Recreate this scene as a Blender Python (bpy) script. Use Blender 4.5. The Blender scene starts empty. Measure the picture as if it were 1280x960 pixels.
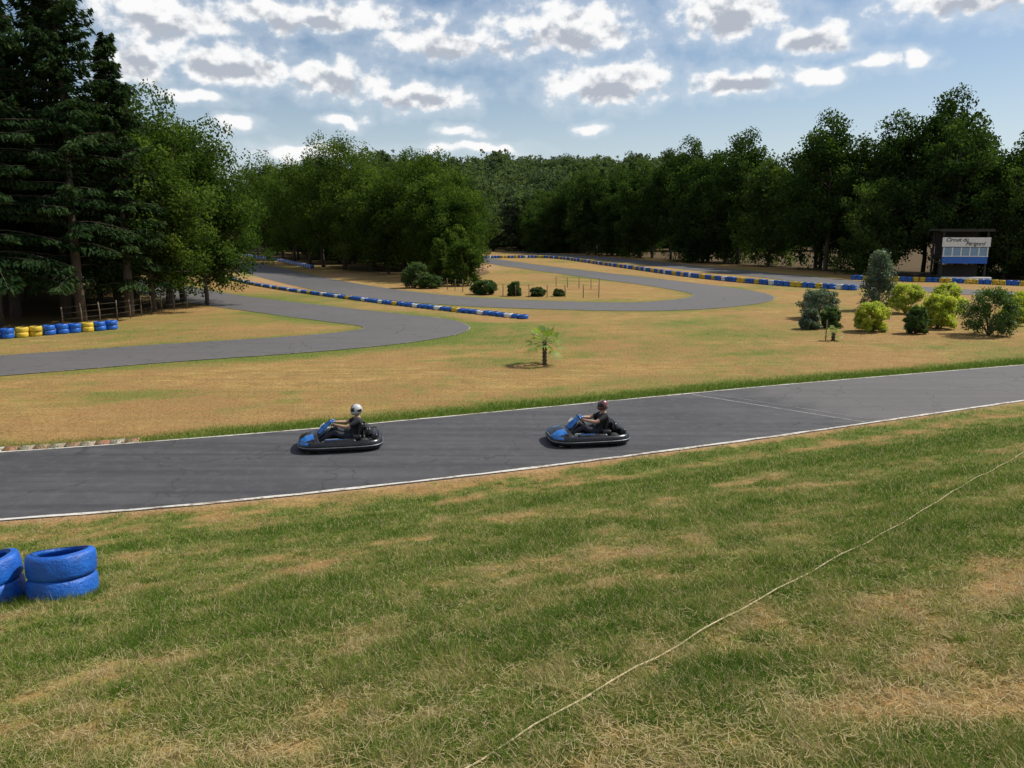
import bpy, bmesh, math, random
import numpy as np
from mathutils import Vector, Matrix
R=math.radians
scene=bpy.context.scene
COL=scene.collection
rng=np.random.default_rng(7); random.seed(7)

# ------------------------------------------------------------------ noise
_tab=np.random.default_rng(3).random((256,256))
def vnoise(x,y):
    xi=np.floor(x).astype(int); yi=np.floor(y).astype(int)
    fx=x-xi; fy=y-yi; fx=fx*fx*(3-2*fx); fy=fy*fy*(3-2*fy)
    a=_tab[xi%256,yi%256]; b=_tab[(xi+1)%256,yi%256]; c=_tab[xi%256,(yi+1)%256]; d=_tab[(xi+1)%256,(yi+1)%256]
    return (a*(1-fx)+b*fx)*(1-fy)+(c*(1-fx)+d*fx)*fy
def fbm(x,y,o=4):
    s=0;a=.5;t=0
    for i in range(o):
        s=s+a*vnoise(x*2**i+17*i,y*2**i+31*i); t+=a; a*=.5
    return s/t
def sstep(a,b,x):
    t=np.clip((x-a)/(b-a),0,1); return t*t*(3-2*t)

# ------------------------------------------------------------------ mesh accumulator
class Acc:
    def __init__(s): s.V=[];s.F=[];s.M=[];s.T=[];s.n=0
    def add(s,V,F,mat=0,tint=None):
        V=np.asarray(V,float).reshape(-1,3); F=np.asarray(F,int)
        s.V.append(V); s.F.append(F+s.n); s.M.append(np.full(len(F),mat,int) if np.isscalar(mat) else np.asarray(mat))
        s.T.append(np.zeros(len(V)) if tint is None else (np.full(len(V),tint) if np.isscalar(tint) else np.asarray(tint)))
        s.n+=len(V)
    def mesh(s,name,mats,smooth=False):
        me=bpy.data.meshes.new(name)
        V=np.concatenate(s.V); me.vertices.add(len(V)); me.vertices.foreach_set('co',V.ravel())
        loops=np.concatenate([f.ravel() for f in s.F]); sizes=np.concatenate([np.full(len(f),f.shape[1],int) for f in s.F])
        me.loops.add(len(loops)); me.loops.foreach_set('vertex_index',loops.astype(np.int32))
        me.polygons.add(len(sizes)); st=np.concatenate([[0],np.cumsum(sizes)[:-1]])
        me.polygons.foreach_set('loop_start',st.astype(np.int32)); me.polygons.foreach_set('loop_total',sizes.astype(np.int32))
        me.polygons.foreach_set('material_index',np.concatenate(s.M).astype(np.int32))
        if smooth is True: me.polygons.foreach_set('use_smooth',np.ones(len(sizes),bool))
        elif smooth is not False:
            mi=np.concatenate(s.M); me.polygons.foreach_set('use_smooth',np.isin(mi,smooth))
        a=me.attributes.new('tint','FLOAT','POINT'); a.data.foreach_set('value',np.concatenate(s.T).astype(np.float32))
        for m in mats: me.materials.append(m)
        me.update(calc_edges=True); me.validate()
        return me
def obj(name,me,parent=None,loc=(0,0,0),rot=(0,0,0),scale=(1,1,1)):
    o=bpy.data.objects.new(name,me); COL.objects.link(o)
    o.location=loc;o.rotation_euler=rot;o.scale=scale
    if parent: o.parent=parent
    return o
def empty(name,loc=(0,0,0),rot=(0,0,0)):
    o=obj(name,None,None,loc,rot); o.empty_display_size=.3; return o

def tube(P,rad,n=8,cap=True):
    P=np.asarray(P,float); rad=np.broadcast_to(np.asarray(rad,float),(len(P),))
    T=np.gradient(P,axis=0); T/=np.linalg.norm(T,axis=1)[:,None]+1e-9
    up=np.array([0,0,1.]) if abs(T[0][2])<.9 else np.array([1.,0,0])
    N=np.cross(T[0],up); N/=np.linalg.norm(N); V=[]
    for i in range(len(P)):
        N=N-T[i]*np.dot(N,T[i]); N/=np.linalg.norm(N)+1e-9; B=np.cross(T[i],N)
        a=np.linspace(0,2*np.pi,n,endpoint=False)
        V.append(P[i]+rad[i]*(np.cos(a)[:,None]*N+np.sin(a)[:,None]*B))
    V=np.concatenate(V); F=[]
    for i in range(len(P)-1):
        for j in range(n):
            k=(j+1)%n; F.append((i*n+j,i*n+k,(i+1)*n+k,(i+1)*n+j))
    if cap:
        for base,flip in ((0,1),((len(P)-1)*n,0)):
            V=np.vstack([V,V[base:base+n].mean(0)]); c=len(V)-1
            for j in range(0,n,2):
                q=(c,base+j,base+(j+1)%n,base+(j+2)%n); F.append(q[::-1] if flip else q)
    return V,np.array(F)
def lathe(prof,n=24,closed=False):
    prof=np.asarray(prof,float); m=len(prof); a=np.linspace(0,2*np.pi,n,endpoint=False)
    V=np.array([(r*math.cos(t),r*math.sin(t),z) for t in a for r,z in prof]); F=[]
    for i in range(n):
        for j in range(m if closed else m-1):
            k=(j+1)%m; ii=(i+1)%n; F.append((i*m+j,ii*m+j,ii*m+k,i*m+k))
    return V,np.array(F)
def grid(fn,nu,nv):
    V=np.array([fn(i/(nu-1),j/(nv-1)) for i in range(nu) for j in range(nv)])
    F=np.array([(i*nv+j,(i+1)*nv+j,(i+1)*nv+j+1,i*nv+j+1) for i in range(nu-1) for j in range(nv-1)])
    return V,F
def boxobj(name,size,loc,mat,parent=None,bevel=.01,rot=(0,0,0),taper=None):
    bm=bmesh.new(); bmesh.ops.create_cube(bm,size=1)
    for v in bm.verts:
        if taper and v.co.z>0: v.co.x*=taper[0]; v.co.y*=taper[1]
        v.co.x*=size[0];v.co.y*=size[1];v.co.z*=size[2]
    if bevel>0: bmesh.ops.bevel(bm,geom=bm.edges[:],offset=bevel,segments=3,affect='EDGES',profile=.5)
    me=bpy.data.meshes.new(name); bm.to_mesh(me); bm.free(); me.materials.append(mat)
    if bevel>0.015:
        for p in me.polygons: p.use_smooth=True
    return obj(name,me,parent,loc,rot)
def accobj(name,V,F,mat,parent=None,smooth=True,loc=(0,0,0),rot=(0,0,0)):
    a=Acc(); a.add(V,F); return obj(name,a.mesh(name,[mat],smooth),parent,loc,rot)

# ------------------------------------------------------------------ materials
def newmat(name):
    m=bpy.data.materials.new(name); m.use_nodes=True; nt=m.node_tree; b=nt.nodes['Principled BSDF']; return m,nt,b
def N(nt,t,**k):
    n=nt.nodes.new(t)
    for a,v in k.items(): setattr(n,a,v)
    return n
def L(nt,a,b): nt.links.new(a,b)
def ramp(nt,fac,stops):
    r=N(nt,'ShaderNodeValToRGB'); e=r.color_ramp.elements
    while len(e)<len(stops): e.new(.5)
    for i,(p,c) in enumerate(stops): e[i].position=p; e[i].color=(*c,1) if len(c)==3 else c
    L(nt,fac,r.inputs[0]); return r.outputs[0]
def noise(nt,vec,scale,detail=4,rough=.6):
    n=N(nt,'ShaderNodeTexNoise'); n.inputs['Scale'].default_value=scale; n.inputs['Detail'].default_value=detail; n.inputs['Roughness'].default_value=rough
    if vec is not None: L(nt,vec,n.inputs['Vector'])
    return n.outputs['Fac']
def geo(nt): return N(nt,'ShaderNodeNewGeometry').outputs['Position']
def mixc(nt,f,a,b,bt='MIX'):
    m=N(nt,'ShaderNodeMix',data_type='RGBA',blend_type=bt)
    for i,x in ((0,f),(6,a),(7,b)):
        if isinstance(x,(int,float)): m.inputs[i].default_value=x
        elif isinstance(x,tuple): m.inputs[i].default_value=(*x,1)
        else: L(nt,x,m.inputs[i])
    return m.outputs[2]
def mth(nt,op,a,b=None,c=None,clamp=False):
    m=N(nt,'ShaderNodeMath',operation=op,use_clamp=clamp)
    for i,x in enumerate((a,b,c)):
        if x is None: continue
        if isinstance(x,(int,float)): m.inputs[i].default_value=x
        else: L(nt,x,m.inputs[i])
    return m.outputs[0]
def bump(nt,b,h,s=.3,d=.02):
    n=N(nt,'ShaderNodeBump'); n.inputs['Strength'].default_value=s; n.inputs['Distance'].default_value=d
    L(nt,h,n.inputs['Height']); L(nt,n.outputs[0],b.inputs['Normal'])
def attr(nt,name): return N(nt,'ShaderNodeAttribute',attribute_name=name).outputs['Fac']
def paint(name,col,rough=.45,var=.25,scale=6,metal=0,coat=0):
    m,nt,b=newmat(name)
    tc=N(nt,'ShaderNodeTexCoord').outputs['Object']
    n=noise(nt,tc,scale,5)
    dark=tuple(c*(1-var) for c in col); lite=tuple(min(1,c*(1+var*.6)+.01*var) for c in col)
    c=ramp(nt,n,[(.3,dark),(.7,lite)]); L(nt,c,b.inputs['Base Color'])
    rr=N(nt,'ShaderNodeMapRange'); rr.inputs[3].default_value=max(.05,rough-.12); rr.inputs[4].default_value=min(1,rough+.15); L(nt,n,rr.inputs[0]); L(nt,rr.outputs[0],b.inputs['Roughness'])
    b.inputs['Metallic'].default_value=metal; b.inputs['Coat Weight'].default_value=coat
    return m

def ground_mat():
    m,nt,b=newmat('ground_grass'); P=geo(nt)
    g=attr(nt,'green'); li=attr(nt,'litter')
    fine=noise(nt,P,9,5,.7); med=noise(nt,P,1.1,5,.7); big=noise(nt,P,.16,5,.65)
    st=N(nt,'ShaderNodeMapping'); st.inputs['Scale'].default_value=(.22,2.4,1); st.inputs['Rotation'].default_value=(0,0,R(-20)); L(nt,P,st.inputs[0])
    streak=noise(nt,st.outputs[0],1.2,4,.6)
    dry=ramp(nt,med,[(.3,(.22,.13,.05)),(.5,(.41,.25,.085)),(.7,(.54,.365,.15))])
    dry=mixc(nt,ramp(nt,streak,[(.42,(0,0,0)),(.60,(.8,.8,.8))]),dry,(.27,.195,.07))
    dry=mixc(nt,ramp(nt,big,[(.42,(0,0,0)),(.60,(.75,.75,.75))]),dry,(.33,.185,.075))
    dry=mixc(nt,ramp(nt,fine,[(.32,(.75,.75,.75)),(.54,(0,0,0))]),dry,(.13,.09,.035))
    gr=ramp(nt,fine,[(.3,(.06,.085,.017)),(.55,(.145,.18,.037)),(.8,(.26,.27,.075))])
    gg=mth(nt,'ADD',g,mth(nt,'MULTIPLY',mth(nt,'SUBTRACT',med,.5),1.2))
    gg=mth(nt,'ADD',gg,mth(nt,'MULTIPLY',mth(nt,'SUBTRACT',fine,.5),.9))
    f=ramp(nt,gg,[(.25,(0,0,0)),(.8,(1,1,1))])
    c=mixc(nt,f,dry,gr)
    c=mixc(nt,li,c,ramp(nt,fine,[(.3,(.05,.035,.018)),(.7,(.14,.095,.045))]))
    c=mixc(nt,attr(nt,'dirt'),c,ramp(nt,fine,[(.3,(.33,.19,.1)),(.7,(.5,.32,.19))]))
    L(nt,c,b.inputs['Base Color']); b.inputs['Roughness'].default_value=.95; b.inputs['Specular IOR Level'].default_value=.1
    bump(nt,b,mth(nt,'ADD',fine,mth(nt,'MULTIPLY',med,.8)),.8,.09); return m
def asphalt_mat():
    m,nt,b=newmat('asphalt'); P=geo(nt)
    big=noise(nt,P,.35,3,.6); med=noise(nt,P,3,4,.7); agg=noise(nt,P,140,1,.8)
    st=N(nt,'ShaderNodeMapping'); st.inputs['Scale'].default_value=(.10,2.4,1); st.inputs['Rotation'].default_value=(0,0,R(-22)); L(nt,P,st.inputs[0])
    sk=noise(nt,st.outputs[0],1.0,4,.6)
    c=ramp(nt,big,[(.3,(.056,.055,.059)),(.7,(.086,.084,.087))])
    c=mixc(nt,ramp(nt,sk,[(.42,(0,0,0)),(.60,(.8,.8,.8))]),c,(.040,.040,.043))
    c=mixc(nt,ramp(nt,med,[(.5,(0,0,0)),(.8,(.6,.6,.6))]),c,(.12,.116,.11))
    c=mixc(nt,ramp(nt,agg,[(.3,(.5,.5,.5)),(.5,(0,0,0)),(.72,(0,0,0))]),c,(.02,.02,.022))
    c=mixc(nt,ramp(nt,agg,[(.6,(0,0,0)),(.8,(.6,.6,.6))]),c,(.19,.185,.18))
    c=mixc(nt,mth(nt,'MULTIPLY',attr(nt,'tint'),.6),c,(.15,.138,.128))
    v=N(nt,'ShaderNodeTexVoronoi',feature='DISTANCE_TO_EDGE'); v.inputs['Scale'].default_value=.33
    wp=N(nt,'ShaderNodeVectorMath',operation='MULTIPLY_ADD'); n3=N(nt,'ShaderNodeTexNoise'); n3.inputs['Scale'].default_value=1.3; L(nt,P,n3.inputs[0]); L(nt,n3.outputs['Color'],wp.inputs[0]); wp.inputs[1].default_value=(1.2,1.2,0); L(nt,P,wp.inputs[2]); L(nt,wp.outputs[0],v.inputs['Vector'])
    cr=ramp(nt,v.outputs['Distance'],[(0,(.6,.6,.6)),(.008,(0,0,0))])
    c=mixc(nt,cr,c,(.02,.02,.02))
    L(nt,c,b.inputs['Base Color']); b.inputs['Roughness'].default_value=.82; b.inputs['Specular IOR Level'].default_value=.35
    bump(nt,b,agg,.35,.004); return m
def line_mat(name,col=(.62,.6,.55),wear=.5,under=(.13,.12,.105)):
    m,nt,b=newmat(name); P=geo(nt); n=noise(nt,P,7,5,.75); n2=noise(nt,P,1.2,3)
    w=mth(nt,'ADD',n,mth(nt,'MULTIPLY',mth(nt,'SUBTRACT',n2,.5),.5))
    c=mixc(nt,ramp(nt,w,[(wear-.08,(0,0,0)),(wear+.08,(1,1,1))]),col,under)
    L(nt,c,b.inputs['Base Color']); b.inputs['Roughness'].default_value=.85; return m
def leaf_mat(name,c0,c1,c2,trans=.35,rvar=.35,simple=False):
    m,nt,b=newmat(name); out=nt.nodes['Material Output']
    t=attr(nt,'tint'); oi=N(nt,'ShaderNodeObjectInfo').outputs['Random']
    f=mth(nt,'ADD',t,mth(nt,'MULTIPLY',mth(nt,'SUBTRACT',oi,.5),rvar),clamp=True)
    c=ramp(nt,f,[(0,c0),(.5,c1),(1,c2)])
    if simple:
        d=N(nt,'ShaderNodeBsdfDiffuse'); L(nt,c,d.inputs[0]); bs=d.outputs[0]; nt.nodes.remove(b)
    else:
        L(nt,c,b.inputs['Base Color']); b.inputs['Roughness'].default_value=.55; b.inputs['Specular IOR Level'].default_value=.3; bs=b.outputs[0]
    tr=N(nt,'ShaderNodeBsdfTranslucent'); L(nt,mixc(nt,1.0,c,(1.6,1.7,.6),'MULTIPLY'),tr.inputs[0])
    mx=N(nt,'ShaderNodeMixShader'); mx.inputs[0].default_value=trans; L(nt,bs,mx.inputs[1]); L(nt,tr.outputs[0],mx.inputs[2]); L(nt,mx.outputs[0],out.inputs[0]); return m
def bark_mat(name,a,c):
    m,nt,b=newmat(name); tc=N(nt,'ShaderNodeTexCoord').outputs['Object']; mp=N(nt,'ShaderNodeMapping'); mp.inputs['Scale'].default_value=(5,5,1); L(nt,tc,mp.inputs[0])
    n=noise(nt,mp.outputs[0],2,5,.7); L(nt,ramp(nt,n,[(.3,a),(.7,c)]),b.inputs['Base Color']); b.inputs['Roughness'].default_value=.95; bump(nt,b,n,.8,.05); return m

M_ground=ground_mat(); M_asph=asphalt_mat(); M_line=line_mat('worn_white_line',(.56,.53,.47),.54,(.26,.2,.14)); M_line2=line_mat('old_edge_line',(.36,.34,.3),.42); M_faint=line_mat('faint_line',(.24,.23,.22),.5)
M_kred=line_mat('kerb_red',(.36,.13,.08),.50,(.3,.22,.15)); M_kwht=line_mat('kerb_white',(.5,.46,.4),.46,(.3,.22,.15))
M_bark=bark_mat('bark',(.05,.04,.03),(.15,.12,.09)); M_barkp=bark_mat('fir_bark',(.04,.03,.022),(.12,.09,.065))
M_leaf=leaf_mat('oak_leaves',(.024,.048,.012),(.062,.102,.022),(.13,.18,.040),.4,.35,True)
M_leafd=leaf_mat('forest_leaves',(.018,.037,.012),(.043,.075,.021),(.092,.136,.036),.34,.55,True)
M_leaf_haze=leaf_mat('hill_leaves_haze_tint',(.05,.072,.045),(.088,.12,.064),(.13,.165,.085),.35,.4,True)  # distance haze painted into the leaf colours: paler, bluer greens
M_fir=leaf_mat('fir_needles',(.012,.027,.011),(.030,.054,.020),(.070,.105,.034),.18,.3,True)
M_bush_y=leaf_mat('shrub_yellow',(.18,.23,.03),(.38,.42,.06),(.60,.60,.12),.35,.1)
M_bush_d=leaf_mat('shrub_dark',(.022,.05,.012),(.055,.10,.022),(.11,.17,.04),.3,.2)
M_bush_b=leaf_mat('shrub_blue',(.05,.08,.055),(.11,.155,.105),(.19,.235,.16),.2,.1)
M_palm=leaf_mat('palm_leaf',(.08,.13,.02),(.17,.25,.045),(.32,.38,.09),.35,.1)
def blade_mat():
    m,nt,b=newmat('grass_blades'); out=nt.nodes['Material Output']
    t=attr(nt,'tint'); c=ramp(nt,t,[(0,(.08,.155,.018)),(.3,(.16,.23,.036)),(.55,(.25,.275,.065)),(.78,(.40,.32,.13)),(1,(.58,.48,.28))])
    d=N(nt,'ShaderNodeBsdfDiffuse'); L(nt,c,d.inputs[0]); nt.nodes.remove(b)
    tr=N(nt,'ShaderNodeBsdfTranslucent'); L(nt,c,tr.inputs[0]); mx=N(nt,'ShaderNodeMixShader'); mx.inputs[0].default_value=.40
    L(nt,d.outputs[0],mx.inputs[1]); L(nt,tr.outputs[0],mx.inputs[2]); L(nt,mx.outputs[0],out.inputs[0]); return m
M_blade=blade_mat()
M_blue=paint('blue_paint',(.012,.12,.50),.42,.35,9)
M_yel=paint('yellow_paint',(.62,.43,.03),.5,.3,9)
M_wht=paint('white_paint',(.72,.71,.68),.55,.2,9)
M_pblue=paint('pale_blue_panel',(.20,.33,.48),.5,.2,4)
M_rub=paint('black_rubber',(.022,.022,.023),.75,.3,12)
M_blk=paint('black_plastic',(.010,.010,.012),.26,.3,8)
M_grey=paint('grey_metal',(.30,.31,.33),.4,.2,8,.7)
M_kblue=paint('kart_blue',(.012,.14,.46),.28,.15,5,0,.5)
M_wood=paint('weathered_wood',(.16,.12,.085),.9,.4,8)
M_dark=paint('dark_timber',(.035,.03,.026),.85,.35,5)
M_skin=paint('skin',(.42,.24,.16),.55,.1,10)
M_shirt=paint('black_cotton',(.016,.016,.019),.9,.3,14)
M_trous=paint('dark_denim',(.03,.034,.045),.9,.3,14)
M_visor,_nt,_b=newmat('visor'); _b.inputs['Base Color'].default_value=(.01,.01,.012,1); _b.inputs['Roughness'].default_value=.08

# ------------------------------------------------------------------ layout polylines (metres)
def smooth(P,n=8):
    P=np.asarray(P,float); Q=np.vstack([2*P[0]-P[1],P,2*P[-1]-P[-2]]); out=[]
    for i in range(1,len(Q)-2):
        p0,p1,p2,p3=Q[i-1:i+3]
        for t in np.linspace(0,1,n,endpoint=False):
            out.append(.5*((2*p1)+(-p0+p2)*t+(2*p0-5*p1+4*p2-p3)*t*t+(-p0+3*p1-3*p2+p3)*t**3))
    out.append(P[-1]); return np.array(out)
FAR=[(-60,6),(-40,11),(-25,14.6),(-15.62,16.91),(-11.8,17.9),(-9.03,18.75),(-4.96,20.2),(0,22.3),(5.29,24.6),(9.69,26.45),(19.62,30.25),(29.17,33.58),(60,44.5),(90,55)]
NEAR=[(-60,0.5),(-40,5.5),(-22,10),(-11.86,12.61),(-9,13.36),(-6.45,14.0),(-3.73,14.89),(0,16.32),(3.91,18.02),(7.24,19.55),(15.36,23.48),(24.04,27.51),(55,37.5),(85,48)]
FARs=smooth(FAR); NEARs=smooth(NEAR)
T2=smooth([(-34,22),(-24,27.8),(-19.74,30.0),(-14.93,33.1),(-9.2,36.3),(-6.2,39.0),(-5.0,41.7),(-5.9,44.6),(-8.3,47),(-10.87,49.33),(-13.5,51.89),(-19.66,57.9),(-25.8,64.6),(-31.3,72),(-37,79),(-48,92)])
T3=smooth([(-75,190),(-60,159),(-40,121.7),(-26,92.9),(-16.5,75.1),(-8.9,63.8),(-2.3,58),(3.3,55.5),(8.7,54.5),(13,56.7),(16.7,61.2),(17.8,67),(16,76.3),(12.3,88),(6.4,106.5),(0,127.8),(-5.8,150),(-14,175)])
T4=smooth([(2,215),(7.5,189),(17,159),(26,112),(31,91),(33.6,77.5),(37.3,69.5),(41.9,64.5),(48.8,56.7),(60,46)])
def dist_poly(x,y,P):
    d=np.full(x.shape,1e9)
    for a,b in zip(P[:-1],P[1:]):
        ab=b-a; t=np.clip(((x-a[0])*ab[0]+(y-a[1])*ab[1])/(ab@ab),0,1)
        d=np.minimum(d,np.hypot(x-a[0]-t*ab[0],y-a[1]-t*ab[1]))
    return d
def bankd(x,y): return (np.interp(x,NEARs[:,0],NEARs[:,1])-y)*.91
def H(x,y):
    x=np.asarray(x,float);y=np.asarray(y,float)
    d=np.maximum(0,np.minimum(bankd(x,y)-.3,18)); h=.25*(d-1+np.exp(-d))
    hill=24*sstep(215,430,y+.15*np.abs(x))+30*sstep(430,1500,y)
    h=h+hill
    h=h+np.where(d>1,.07*(fbm(x*.5,y*.5,3)-.5)*np.clip(d-1,0,1),0)
    return h
ROPE=smooth([(-.9,2.1),(-.14,3.2),(1.42,5.05),(3.6,7.4),(6.1,10.3),(9,13.5),(14,19.2)],10)
def greenness(x,y):
    d=bankd(x,y)
    a=R(26); u=x*math.cos(a)+y*math.sin(a); v=-x*math.sin(a)+y*math.cos(a)
    n=fbm(u*.20+5,v*.95,3); n2=fbm(x*1.7,y*1.7,3); n3=fbm(x*.35+40,y*.35,3); n4=fbm(x*4.5,y*4.5,2)
    rx=np.interp(y,ROPE[:,1],ROPE[:,0]); right=sstep(-.5,1.0,x-rx)
    bank=.80+1.05*(n-.5)+.95*(n2-.5)+.6*(n3-.5)+.8*(n4-.5)-.26*right
    bank=bank+.12*np.sin(v*4.2+.8*np.sin(u*.3))
    bank=bank-.35*sstep(2.6,.9,d)*(.3+1.1*n3)-.35*sstep(.5,.05,d)
    bank=bank+.38*np.exp(-((d-3.8)/1.3)**2)*sstep(-1,3,x)
    far=.20+1.15*(fbm(x*.10,y*.15+9,4)-.47)+.5*(fbm(u*.15,v*.9,3)-.5)+.5*(n2-.5)
    dk=dist_poly(x,y,FARs); far=far+.85*sstep(1.9,.1,dk+1.6*(n2-.5))
    for P in (T2,T3,T4):
        dk=dist_poly(x,y,P)-3; far=far+.36*sstep(1.6,.0,dk+1.2*(n2-.5))
    far=far+.45*np.exp(-(((x+12)/2.6)**2+((y-24.6)/1.2)**2))
    far=far+.40*np.exp(-(((x+3)/8)**2+((y-44)/1.2)**2))+.3*np.exp(-(((x+1)/3)**2+((y-31)/2.)**2))
    return np.where(d>0,bank,far)
# ------------------------------------------------------------------ terrain
def axis(lo,hi,segs):
    out=[lo]
    while out[-1]<hi:
        x=out[-1]; s=next(st for (a,st) in segs if x<a); out.append(x+s)
    return np.array(out)
xs=axis(-1500,1500,[(-200,100),(-70,6),(-22,1.2),(-12,.4),(14,.16),(26,.4),(80,1.2),(200,6),(1e9,100)])
ys=axis(-60,2200,[(-8,4),(1,1),(20,.16),(34,.3),(70,.8),(130,1.5),(260,5),(460,10),(1e9,120)])
X,Y=np.meshgrid(xs,ys,indexing='ij'); Z=H(X,Y)
a=Acc(); nx,ny=X.shape; idx=np.arange(nx*ny).reshape(nx,ny)
F=np.stack([idx[:-1,:-1],idx[1:,:-1],idx[1:,1:],idx[:-1,1:]],-1).reshape(-1,4)
a.add(np.stack([X,Y,Z],-1),F); me=a.mesh('ground',[M_ground],True)
g=greenness(X,Y).ravel()
FR=np.array([(-8,196),(10,200),(22,172),(30,140),(37,116),(42,100),(46,90),(54,86),(70,80),(110,70)],float)
def rightforest(x,y): return y-np.interp(x,FR[:,0],FR[:,1])
li=np.where((X>4),sstep(-3,3,rightforest(X,Y)),0)
li=np.maximum(li,sstep(200,215,Y))
def leftwood(x,y):
    return (y>np.interp(x,[-60,-40,-27,-24,-22.4],[32,36,41.5,45,55]))&(x<-22.4-.55*np.maximum(0,y-56))
li=np.maximum(li,np.where(leftwood(X,Y),.7,0))
def midwood(x,y):
    return (y>np.interp(x,[-90,-70,-45,-33,-21,-10,-4,0],[215,190,150,128,106,92,90,125]))&(x<-2-.07*(y-90))&(y<215)
li=np.maximum(li,np.where(midwood(X,Y),.9,0)).ravel()
dirt=(.8*np.exp(-(((X+4)/2.5)**2+((Y-118)/13)**2))+.7*sstep(1.2,0.,dist_poly(X,Y,np.array([(-30,93),(-20,74),(-36,100)],float)))+.6*np.exp(-(((X-25)/4)**2+((Y-120)/20)**2))+.5*np.exp(-(((X+19)/5)**2+((Y-96)/8)**2))).ravel()
dn=dist_poly(X,Y,NEARs).ravel(); dirt=np.maximum(dirt,.55*sstep(.35,.0,dn))
for nm,val in (('green',g),('litter',li),('dirt',np.clip(dirt,0,1))):
    at=me.attributes.new(nm,'FLOAT','POINT'); at.data.foreach_set('value',val.astype(np.float32))
obj('ground',me)

# ------------------------------------------------------------------ roads
def resample(P,n):
    d=np.concatenate([[0],np.cumsum(np.linalg.norm(np.diff(P,axis=0),axis=1))]); t=np.linspace(0,d[-1],n)
    return np.stack([np.interp(t,d,P[:,0]),np.interp(t,d,P[:,1])],1)
def offs(P,o):
    T=np.gradient(P,axis=0); T/=np.linalg.norm(T,axis=1)[:,None]; return P+np.stack([-T[:,1],T[:,0]],1)*o
def ribbon(A,B,z,nw=2):
    n=len(A); V=[];
    for k in range(nw):
        f=k/(nw-1); Q=A*(1-f)+B*f; V.append(np.column_stack([Q,np.full(n,z)]))
    V=np.concatenate(V); F=[(k*n+i,k*n+i+1,(k+1)*n+i+1,(k+1)*n+i) for k in range(nw-1) for i in range(n-1)]
    return V,np.array(F)
A_=resample(NEARs,160); B_=resample(FARs,160)
V,F=ribbon(A_,B_,.012,12); ac=Acc()
tint=np.clip(sstep(8.5,9.5,V[:,0]+.45*(V[:,1]-22))*.8,0,1); ac.add(V,F,0,tint)
obj('race_track',ac.mesh('race_track',[M_asph]))
ac=Acc()
def wob(P,a,s): return (a*(fbm(P[:,0]*2+s,P[:,1]*2,2)-.5))[:,None]
A2=resample(NEARs,900); B2=resample(FARs,900)
V,F=ribbon(offs(A2,.02+wob(A2,.08,1)),offs(A2,.13+wob(A2,.06,4)),.017); ac.add(V,F)
V,F=ribbon(offs(B2,-.03+wob(B2,.06,7)),offs(B2,-.10+wob(B2,.04,9)),.017); ac.add(V,F)
obj('track_edge_line',ac.mesh('track_edge_line',[M_line]))
ac=Acc()
p0=np.array([5.6,24.45]);p1=np.array([9.4,20.75])
dd=(p1-p0)/np.linalg.norm(p1-p0); nn=np.array([-dd[1],dd[0]])
for o,w in ((0,.08),(.5,.04)):
    q=[p0+nn*o,p1+nn*o,p1+nn*(o+w),p0+nn*(o+w)]; ac.add([(*k,.0165) for k in q],[(0,1,2,3)])
obj('start_line',ac.mesh('start_line',[M_faint]))
def road(name,P,w,z):
    P=resample(P,260); ac=Acc(); V,F=ribbon(offs(P,-w/2),offs(P,w/2),z,6); ac.add(V,F,0,.5+.6*fbm(V[:,0]*.05,V[:,1]*.05,2)); obj(name,ac.mesh(name,[M_asph]))
    ac=Acc()
    for s in (-1,1):
        V,F=ribbon(offs(P,s*(w/2-.07)),offs(P,s*(w/2)),z+.005); ac.add(V,F)
    obj('track_edge_line',ac.mesh('track_edge_line',[M_line2]))
road('race_track',T2,5.6,.02); road('race_track',T3,6.2,.02); road('race_track',T4,6.5,.02)
K=resample(FARs[(FARs[:,0]>-16)&(FARs[:,0]<-8.6)],22); ac=Acc()
for i in range(0,21):
    s=K[i:i+2]; T=(s[1]-s[0])/np.linalg.norm(s[1]-s[0]); n_=np.array([-T[1],T[0]])
    q=[s[0]+n_*.03,s[1]+n_*.03,s[1]+n_*.34,s[0]+n_*.34]
    Vv=[(*k,.0) for k in q]+[(q[0][0],q[0][1],.02),(q[1][0],q[1][1],.02),(q[2][0],q[2][1],.04),(q[3][0],q[3][1],.04)]
    ac.add(Vv,[(4,5,6,7),(0,1,5,4),(2,3,7,6),(1,2,6,5),(3,0,4,7)],i%2)
obj('track_kerb',ac.mesh('track_kerb',[M_kred,M_kwht]))

# ------------------------------------------------------------------ grass blades
def blades(name,x,y,h,w,tint,lean=.5):
    n=len(x); z=H(x,y); th=rng.random(n)*2*np.pi; la=rng.random(n)*2*np.pi; lm=h*lean*rng.random(n)**.7*1.3
    dx=np.cos(th)*w/2; dy=np.sin(th)*w/2
    V=np.empty((n,3,3)); V[:,0]=np.stack([x-dx,y-dy,z-.004],1); V[:,1]=np.stack([x+dx,y+dy,z-.004],1)
    V[:,2]=np.stack([x+np.cos(la)*lm,y+np.sin(la)*lm,z+h],1)
    F=np.arange(n*3).reshape(n,3); a=Acc(); a.add(V.reshape(-1,3),F,0,np.repeat(tint,3)); obj(name,a.mesh(name,[M_blade]))
def sample(n,r0,r1,a0,a1):
    r=r0*(r1/r0)**rng.random(n); t=a0+(a1-a0)*rng.random(n); return r*np.sin(t),r*np.cos(t)
x,y=sample(850000,2.6,27,R(-44),R(44))
k=(bankd(x,y)>.05); x=x[k];y=y[k]
gv=greenness(x,y); cl=fbm(x*7,y*7,2)
keep=rng.random(len(x))<np.clip(.35+.7*gv+1.6*(cl-.5),.1,1)
x,y,gv,cl=x[keep],y[keep],gv[keep],cl[keep]
r=np.hypot(x,y)
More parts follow.
